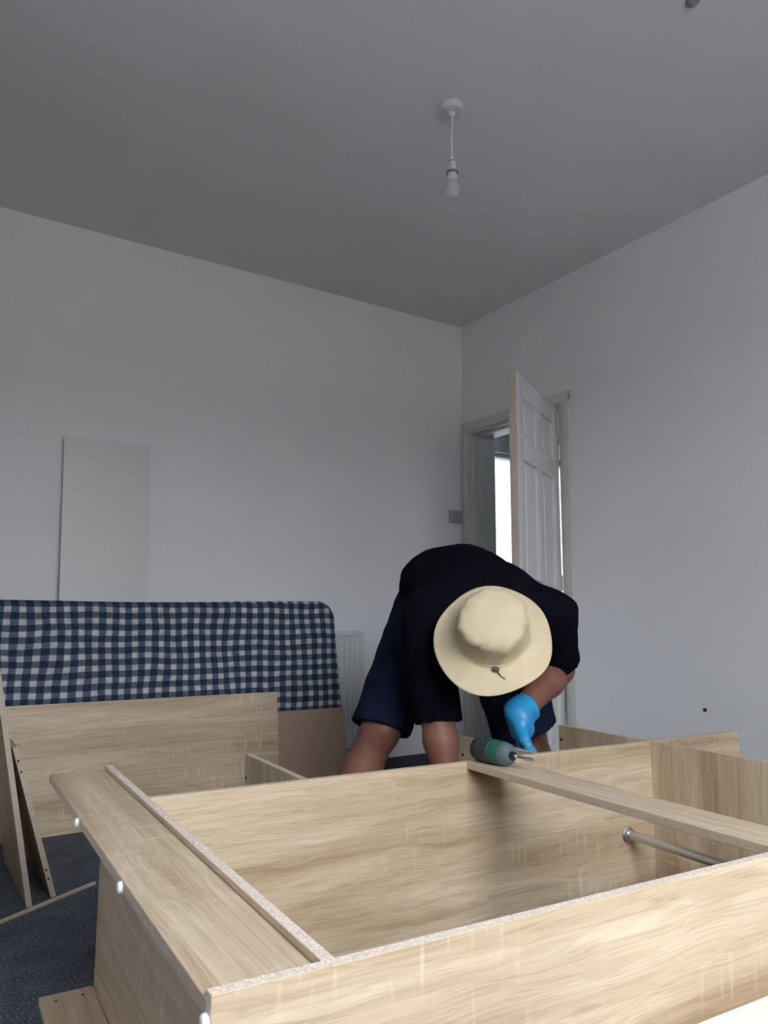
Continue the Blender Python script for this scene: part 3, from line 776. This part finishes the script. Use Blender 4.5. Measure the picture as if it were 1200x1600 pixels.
def hand_prims(wrist, d, across, palm_n, spread=1.0, curl=.35, thumb_side=1, grow=0.0):
    """palm plus five bent fingers as capsules: d along the hand, across toward the thumb, palm_n out of the palm"""
    d = d / np.linalg.norm(d); across = across - d * (across @ d); across /= np.linalg.norm(across); palm_n = np.cross(d, across) * (1 if np.cross(d, across) @ palm_n > 0 else -1)
    out = [(wrist - d * .02, wrist + d * .03, .030 + grow, .033 + grow)]
    roots = [(.030, .090, .074), (.010, .096, .082), (-.010, .092, .076), (-.029, .084, .060)]   # across, along, finger length
    for ax_, al, ln in roots:
        r0 = wrist + d * .025 + across * ax_ * .75; r1 = wrist + d * al + across * ax_
        out.append((r0, r1, .0165 + grow, .0125 + grow))
        p = r1; dd = d + across * ax_ * 1.5 * spread; dd /= np.linalg.norm(dd)
        for k, fr in enumerate((.44, .31, .25)):
            c = curl * (k + .6)
            v = dd * math.cos(c) + palm_n * math.sin(c); q = p + v * ln * fr
            out.append((p, q, .0098 - .0008 * k + grow, .0092 - .0008 * k + grow)); p = q
    t0 = wrist + d * .028 + across * .026; t1 = wrist + d * .060 + across * .052 + palm_n * .012; t2 = wrist + d * .092 + across * .058 + palm_n * .024; t3 = wrist + d * .115 + across * .056 + palm_n * .034
    out += [(t0, t1, .016 + grow, .0135 + grow), (t1, t2, .0115 + grow, .0105 + grow), (t2, t3, .0102 + grow, .009 + grow)]
    return out

def person():
    base = Matrix.Translation((0.2794, 0.7285, 0)) @ Matrix.Rotation(WROT, 4, 'Z')
    off = v3(1.27, 1.42, 0)
    p = empty('person', mat4=base @ Matrix.Translation(off.tolist()))
    tag(p, 'person in dark t-shirt, navy shorts and beige sun hat bending over the wardrobe', 'person')
    J = dict(pelvis=v3(1.335, 1.47, .925), lumbar=v3(1.245, 1.34, .950), chest=v3(1.190, 1.14, .900), shR=v3(1.013, 1.17, .845), shL=v3(1.375, 1.045, .852),
             neck=v3(1.135, 1.02, .835), head=v3(1.065, .930, .789), hipR=v3(1.250, 1.51, .885), hipL=v3(1.450, 1.43, .885),
             knR=v3(.985, 1.40, .500), knL=v3(1.560, 1.37, .490), anR=v3(.826, 1.45, .085), anL=v3(1.705, 1.41, .085),
             elR=v3(1.005, 1.115, .575), wrR=v3(1.003, 1.05, .345), elL=v3(1.462, 1.105, .688), wrL=v3(1.240, 1.035, .572))
    side = J['hipL'] - J['hipR']; side /= np.linalg.norm(side)
    sside = J['shL'] - J['shR']; sside /= np.linalg.norm(sside)
    hatax = v3(-.555, -.71, .43); hatax /= np.linalg.norm(hatax)
    # ---------- body (one continuous surface)
    s = Sdf((.62, .66, -.01), (1.95, 1.72, 1.13), .0085)
    s.add(s.cone(J['pelvis'], J['lumbar'], .105, .100, side, 1.45), 0)
    s.add(s.cone(J['lumbar'], J['chest'], .100, .112, side, 1.4), .05)
    s.add(s.cone(J['shR'], J['shL'], .060, .060), .05)
    s.add(s.cone(J['chest'], J['neck'], .075, .058), .04)
    for sd_ in 'RL':
        s.add(s.cone(J['hip' + sd_], J['kn' + sd_], .092, .058), .05)
        calf = J['kn' + sd_] + (J['an' + sd_] - J['kn' + sd_]) * .32 + v3(.0, .022, 0)
        s.add(s.cone(J['kn' + sd_], calf, .056, .060), .03); s.add(s.cone(calf, J['an' + sd_], .060, .037), .03)
        s.add(s.cone(J['kn' + sd_] + v3(0, -.03, 0), J['kn' + sd_] + v3(0, -.026, -.02), .035, .03), .03)
        toe = J['an' + sd_] + v3(.03 * (-1 if sd_ == 'R' else 1), -.155, -.048)
        s.add(s.cone(J['an' + sd_] + v3(0, .04, -.045), toe, .036, .030), .03)
        s.add(s.cone(J['sh' + sd_], J['el' + sd_], .056, .046), .035)
        fm = J['el' + sd_] + (J['wr' + sd_] - J['el' + sd_]) * .3
        s.add(s.cone(J['el' + sd_], fm, .046, .0475), .02); s.add(s.cone(fm, J['wr' + sd_], .0475, .031), .02)
    # head: cranium, jaw, face features (face looks down and forward)
    up = hatax; fdir = v3(-.30, -.28, -1.0); fdir -= up * (fdir @ up); fdir /= np.linalg.norm(fdir); rt = np.cross(fdir, up)
    hc = J['head']
    s.add(s.cone(J['neck'], hc - up * .05 - fdir * .02, .060, .058), .02)
    s.add(s.cone(hc - fdir * .010 + up * .02, hc + fdir * .025 + up * .02, .080, .076), .02)
    s.add(s.cone(hc + fdir * .035, hc + fdir * .055 - up * .075, .062, .040), .03)
    s.add(s.cone(hc + fdir * .098 - up * .005, hc + fdir * .112 - up * .035, .009, .013), .012)      # nose
    s.add(s.cone(hc + fdir * .088 - up * .067 - rt * .016, hc + fdir * .088 - up * .067 + rt * .016, .009, .009), .012)   # lips
    for q in (-1, 1):
        s.add(s.cone(hc + fdir * .083 + rt * q * .032 + up * .008, hc + fdir * .085 + rt * q * .032 + up * .006, .012, .012), .01)   # eyes
        s.add(s.cone(hc + rt * q * .079 + up * .01, hc + rt * q * .086 - up * .03 - fdir * .005, .014, .010), .01)             # ears
    hands = {}
    hands['L'] = hand_prims(J['wrL'] + v3(-.002, -.003, -.012), v3(.10, -.16, -1), v3(-.75, -.6, 0), v3(.5, -.8, 0), .8, .30)
    hands['R'] = hand_prims(J['wrR'] + v3(0, 0, -.012), v3(.02, -.12, -1), v3(.8, -.5, 0), v3(-.5, -.8, 0), .8, .35)
    for sd_ in 'RL':
        for a, b, ra, rb in hands[sd_]: s.add(s.cone(a, b, ra, rb), .008)
    sdf_obj('body', s, MAT['skin'], p, off, 2)
    # ---------- shirt
    s = Sdf((.80, .82, .50), (1.66, 1.72, 1.16), .0085)
    s.add(s.cone(J['pelvis'] + v3(.0, .02, .0), J['lumbar'], .128, .128, side, 1.38), 0)
    s.add(s.cone(J['lumbar'], J['chest'] + v3(.0, -.01, -.005), .128, .128, side, 1.38), .06)
    s.add(s.cone(J['lumbar'] + v3(0, -.02, -.05), J['chest'] + v3(0, 0, -.05), .11, .10, side, 1.3), .05)   # loose belly of the shirt
    s.add(s.cone(J['shR'] + v3(.02, 0, 0), J['shL'] - v3(.02, 0, 0), .082, .082), .06)
    cuff = {}
    for sd_, ra, rb, fr in (('R', .076, .066, 1.09), ('L', .076, .062, .95)):
        e_ = J['sh' + sd_] + (J['el' + sd_] - J['sh' + sd_]) * (fr + .15)
        s.add(s.cone(J['sh' + sd_], e_, ra, rb), .05)
        cuff[sd_] = (J['sh' + sd_] + (J['el' + sd_] - J['sh' + sd_]) * fr, J['el' + sd_] - J['sh' + sd_])
    s.wrinkle(.0045, 30, 3); s.wrinkle(.003, 70, 5)
    for sd_ in 'RL':
        c, dr = cuff[sd_]; u = dr / np.linalg.norm(dr)
        near_ = np.linalg.norm(s.P - c, axis=-1) - .17
        pl = (s.P - c) @ u
        s.d = np.where(near_ < 0, np.maximum(s.d, pl), s.d)
        s.sub(s.cone(c - u * .06, c + u * .08, .048, .058))
    hem_n = (J['pelvis'] - J['lumbar']); hem_p = J['pelvis'] + v3(.0, .02, -.02)
    hn = hem_n / np.linalg.norm(hem_n) + v3(0, .1, -.55)
    s.plane_cut(hem_p + v3(0, .02, -.06), hn)
    s.sub(s.cone(J['neck'] + v3(.01, .0, 0), J['neck'] + (J['head'] - J['neck']) * 1.2, .066, .075))
    sdf_obj('t_shirt', s, MAT['shirt'], p, off, 2)
    # ---------- shorts
    s = Sdf((.82, 1.20, .40), (1.78, 1.74, 1.10), .0085)
    s.add(s.cone(J['pelvis'] + v3(0, .03, -.01), J['pelvis'] + v3(-.03, -.05, 0), .118, .115, side, 1.36), 0)
    hem = {}
    for sd_, rh, rk, fr in (('R', .125, .087, 1.0), ('L', .125, .116, 1.05)):
        k_ = J['hip' + sd_] + (J['kn' + sd_] - J['hip' + sd_]) * 1.15 + (v3(-.035, 0, 0) if sd_ == 'L' else 0)
        s.add(s.cone(J['hip' + sd_] + v3(0, .01, 0), k_, rh, rk), .05)
        hem[sd_] = (J['hip' + sd_] + (J['kn' + sd_] - J['hip' + sd_]) * fr, J['kn' + sd_] - J['hip' + sd_])
    # cargo pocket on the outer thigh
    pc = J['hipR'] + (J['knR'] - J['hipR']) * .55 + v3(-.085, .0, -.035)
    s.add(s.cone(pc, pc + (J['knR'] - J['hipR']) * .18, .028, .030), .02)
    s.wrinkle(.005, 26, 11); s.wrinkle(.003, 60, 12)
    for sd_ in 'RL':
        c, dr = hem[sd_]; u = dr / np.linalg.norm(dr); u = u + (v3(0, 0, -.5) if sd_ == 'R' else v3(.30, 0, -.5)); u /= np.linalg.norm(u)
        near_ = np.linalg.norm(s.P - c, axis=-1) - .20
        s.d = np.where(near_ < 0, np.maximum(s.d, (s.P - c) @ u), s.d)
        s.sub(s.cone(c - u * .05, c + u * .08, .070, .080))
    sdf_obj('shorts', s, MAT['shorts'], p, off, 2)
    # ---------- gloves
    for sd_, wd in (('L', v3(.10, -.16, -1)), ('R', v3(.02, -.12, -1))):
        w0 = J['wr' + sd_]; el_ = J['el' + sd_]
        lo = w0 + v3(-.14, -.16, -.25); hi = w0 + v3(.14, .12, .10)
        s = Sdf(lo, hi, .0042)
        for a, b, ra, rb in hands[sd_]: s.add(s.cone(a, b, ra + .0035, rb + .0035), .006)
        u = (el_ - w0) / np.linalg.norm(el_ - w0)
        s.add(s.cone(w0 - u * .01, w0 + u * .035, .038, .043), .02); s.add(s.cone(w0 + u * .03, w0 + u * .06, .042, .043), .012)
        s.wrinkle(.0030, 75, 21)
        s.plane_cut(w0 + u * .040, u)
        sdf_obj('glove', s, MAT['glove'], p, off, 1)
    # ---------- shoes
    for sd_ in 'RL':
        a = J['an' + sd_]; q = -1 if sd_ == 'R' else 1
        s = Sdf(a + v3(-.14, -.27, -.092), a + v3(.14, .13, .06), .0065)
        s.add(s.cone(a + v3(0, .042, -.040), a + v3(.03 * q, -.16, -.050), .046, .041, v3(1, 0, 0), 1.1), 0)
        s.add(s.cone(a + v3(0, .02, -.01), a + v3(0, .0, .0), .048, .046), .03)
        s.plane_cut((0, 0, .004), (0, 0, -1)); s.plane_cut(a + v3(0, 0, .022), (0, -.2, 1))
        sdf_obj('shoe', s, MAT['shoe'], p, off, 1)
    # ---------- hair: cap over the skull below the hat
    s = Sdf(hc - .16, hc + .16, .007)
    s.add(s.cone(hc - fdir * .010 + up * .018, hc + fdir * .016 + up * .022, .0855, .080), 0)
    s.plane_cut(hc + fdir * .055, fdir * 1.0 - up * .6); s.plane_cut(hc - up * .045, -up)
    sdf_obj('hair', s, MAT['hair'], p, off, 1)
    # ---------- sun hat
    ux = Vector(hatax); e1 = Vector(rt); e2 = Vector(np.cross(hatax, rt))      # e1 sideways, e2 completes
    oc = Vector((hc + hatax * .045 - off).tolist())
    hm = axes(e1, e2, ux, oc)
    if hm.determinant() < 0: hm = axes(e1, -e2, ux, oc)
    down = hm.to_3x3().inverted() @ Vector((0, 0, -1)); a_dn = math.atan2(down.y, down.x)
    SEG = 120
    prof = [(.0, .103), (.02, .1035), (.04, .1025), (.058, .100), (.073, .0955), (.0825, .089), (.0865, .080), (.0882, .068), (.0895, .053), (.0905, .038), (.0930, .024), (.0950, .012), (.0985, .003),
            (.106, -.003), (.116, -.008), (.127, -.0135), (.138, -.0185), (.148, -.0225), (.156, -.025), (.161, -.026)]
    rs = np.random.RandomState(4); ph = rs.rand(20) * 6.28
    bm = bmesh.new(); rings = []
    for i, (r, z) in enumerate(prof):
        if r == 0: rings.append([bm.verts.new((0, 0, z))]); continue
        row = []
        for k in range(SEG):
            a = 2 * PI * k / SEG; rr, zz = r, z
            if i < 13:      # crown: puckered seam, dents
                amp = {8: .5, 9: .4, 10: .3, 11: .2, 12: .1}.get(i, 1.0)
                wv = (.0008 * math.sin(9 * a + ph[0] + r * 160) + .0006 * math.sin(13 * a + ph[1] - r * 190) + .0022 * math.sin(3 * a + ph[2] + r * 50) * math.sin(r * 75 + ph[3])) * min(1, r / .03)
                if 4 <= i <= 8: rr += (.0026 * math.sin(11 * a + ph[4] + i) + .0012 * math.sin(19 * a + ph[5] + 2 * i) + .002 * math.sin(4 * a + ph[7])) * (1 if i < 8 else .4)
                zz += wv * amp * 1.25 if i < 7 else 0
                rr += .0016 * math.sin(4 * a + ph[6] + i * .8) * amp
            else:
                t = (r - .0985) / (.161 - .0985)
                zz += t * (.010 * math.sin(2 * (a - a_dn) + .9) + .006 * math.sin(3 * a + ph[8]) + .003 * math.sin(5 * a + ph[9]))
                zz += t * .016 * math.cos(a - a_dn)        # brim flares outward on the low side
                rr += t * (.009 * math.cos(a - a_dn) + .004 * math.sin(2 * a + ph[10]) + .002 * math.sin(5 * a + ph[11]))
            row.append(bm.verts.new((rr * math.cos(a), rr * math.sin(a), zz)))
        rings.append(row)
    for a_, b_ in zip(rings, rings[1:]):
        for k in range(SEG):
            q = (k + 1) % SEG
            if len(a_) == 1: bm.faces.new((a_[0], b_[k], b_[q]))
            else: bm.faces.new((a_[k], b_[k], b_[q], a_[q]))
    hat = link('sun_hat', bm_mesh('sun_hat', bm, MAT['hat'], True), p, mat4=hm)
    mo = hat.modifiers.new('cloth', 'SOLIDIFY'); mo.thickness = .0025; mo.offset = -1
    hat['label'] = 'beige wide brimmed sun hat with drawcord'
    # stitched rim, drawcord round the crown, toggle and cord tail
    def on(a, r, z): return (r * math.cos(a), r * math.sin(a), z)
    tube('drawcord', [on(2 * PI * k / 60, .0985 + .0008 * math.sin(6 * k), .0085) for k in range(61)], .0016, MAT['hat'], hat, 6)
    tg = a_dn + .06
    bm = bmesh.new(); lathe(bm, [(0, -.009), (.005, -.009), (.0072, -.004), (.0072, .004), (.005, .009), (0, .009)], 14)
    link('toggle', bm_mesh('toggle', bm, MAT['cord'], True, .7), hat, mat4=frame_z(on(tg, .107, .009), on(tg + 1.3, 1, 0)))
    tube('cord_tail', [on(tg + .02, .110, .006), on(tg + .06, .118, .004), on(tg + .10, .126, .001), on(tg + .16, .133, .0), on(tg + .19, .140, -.002)], [.002, .0022, .002, .0028, .0016], MAT['cord'], hat, 8)
person()
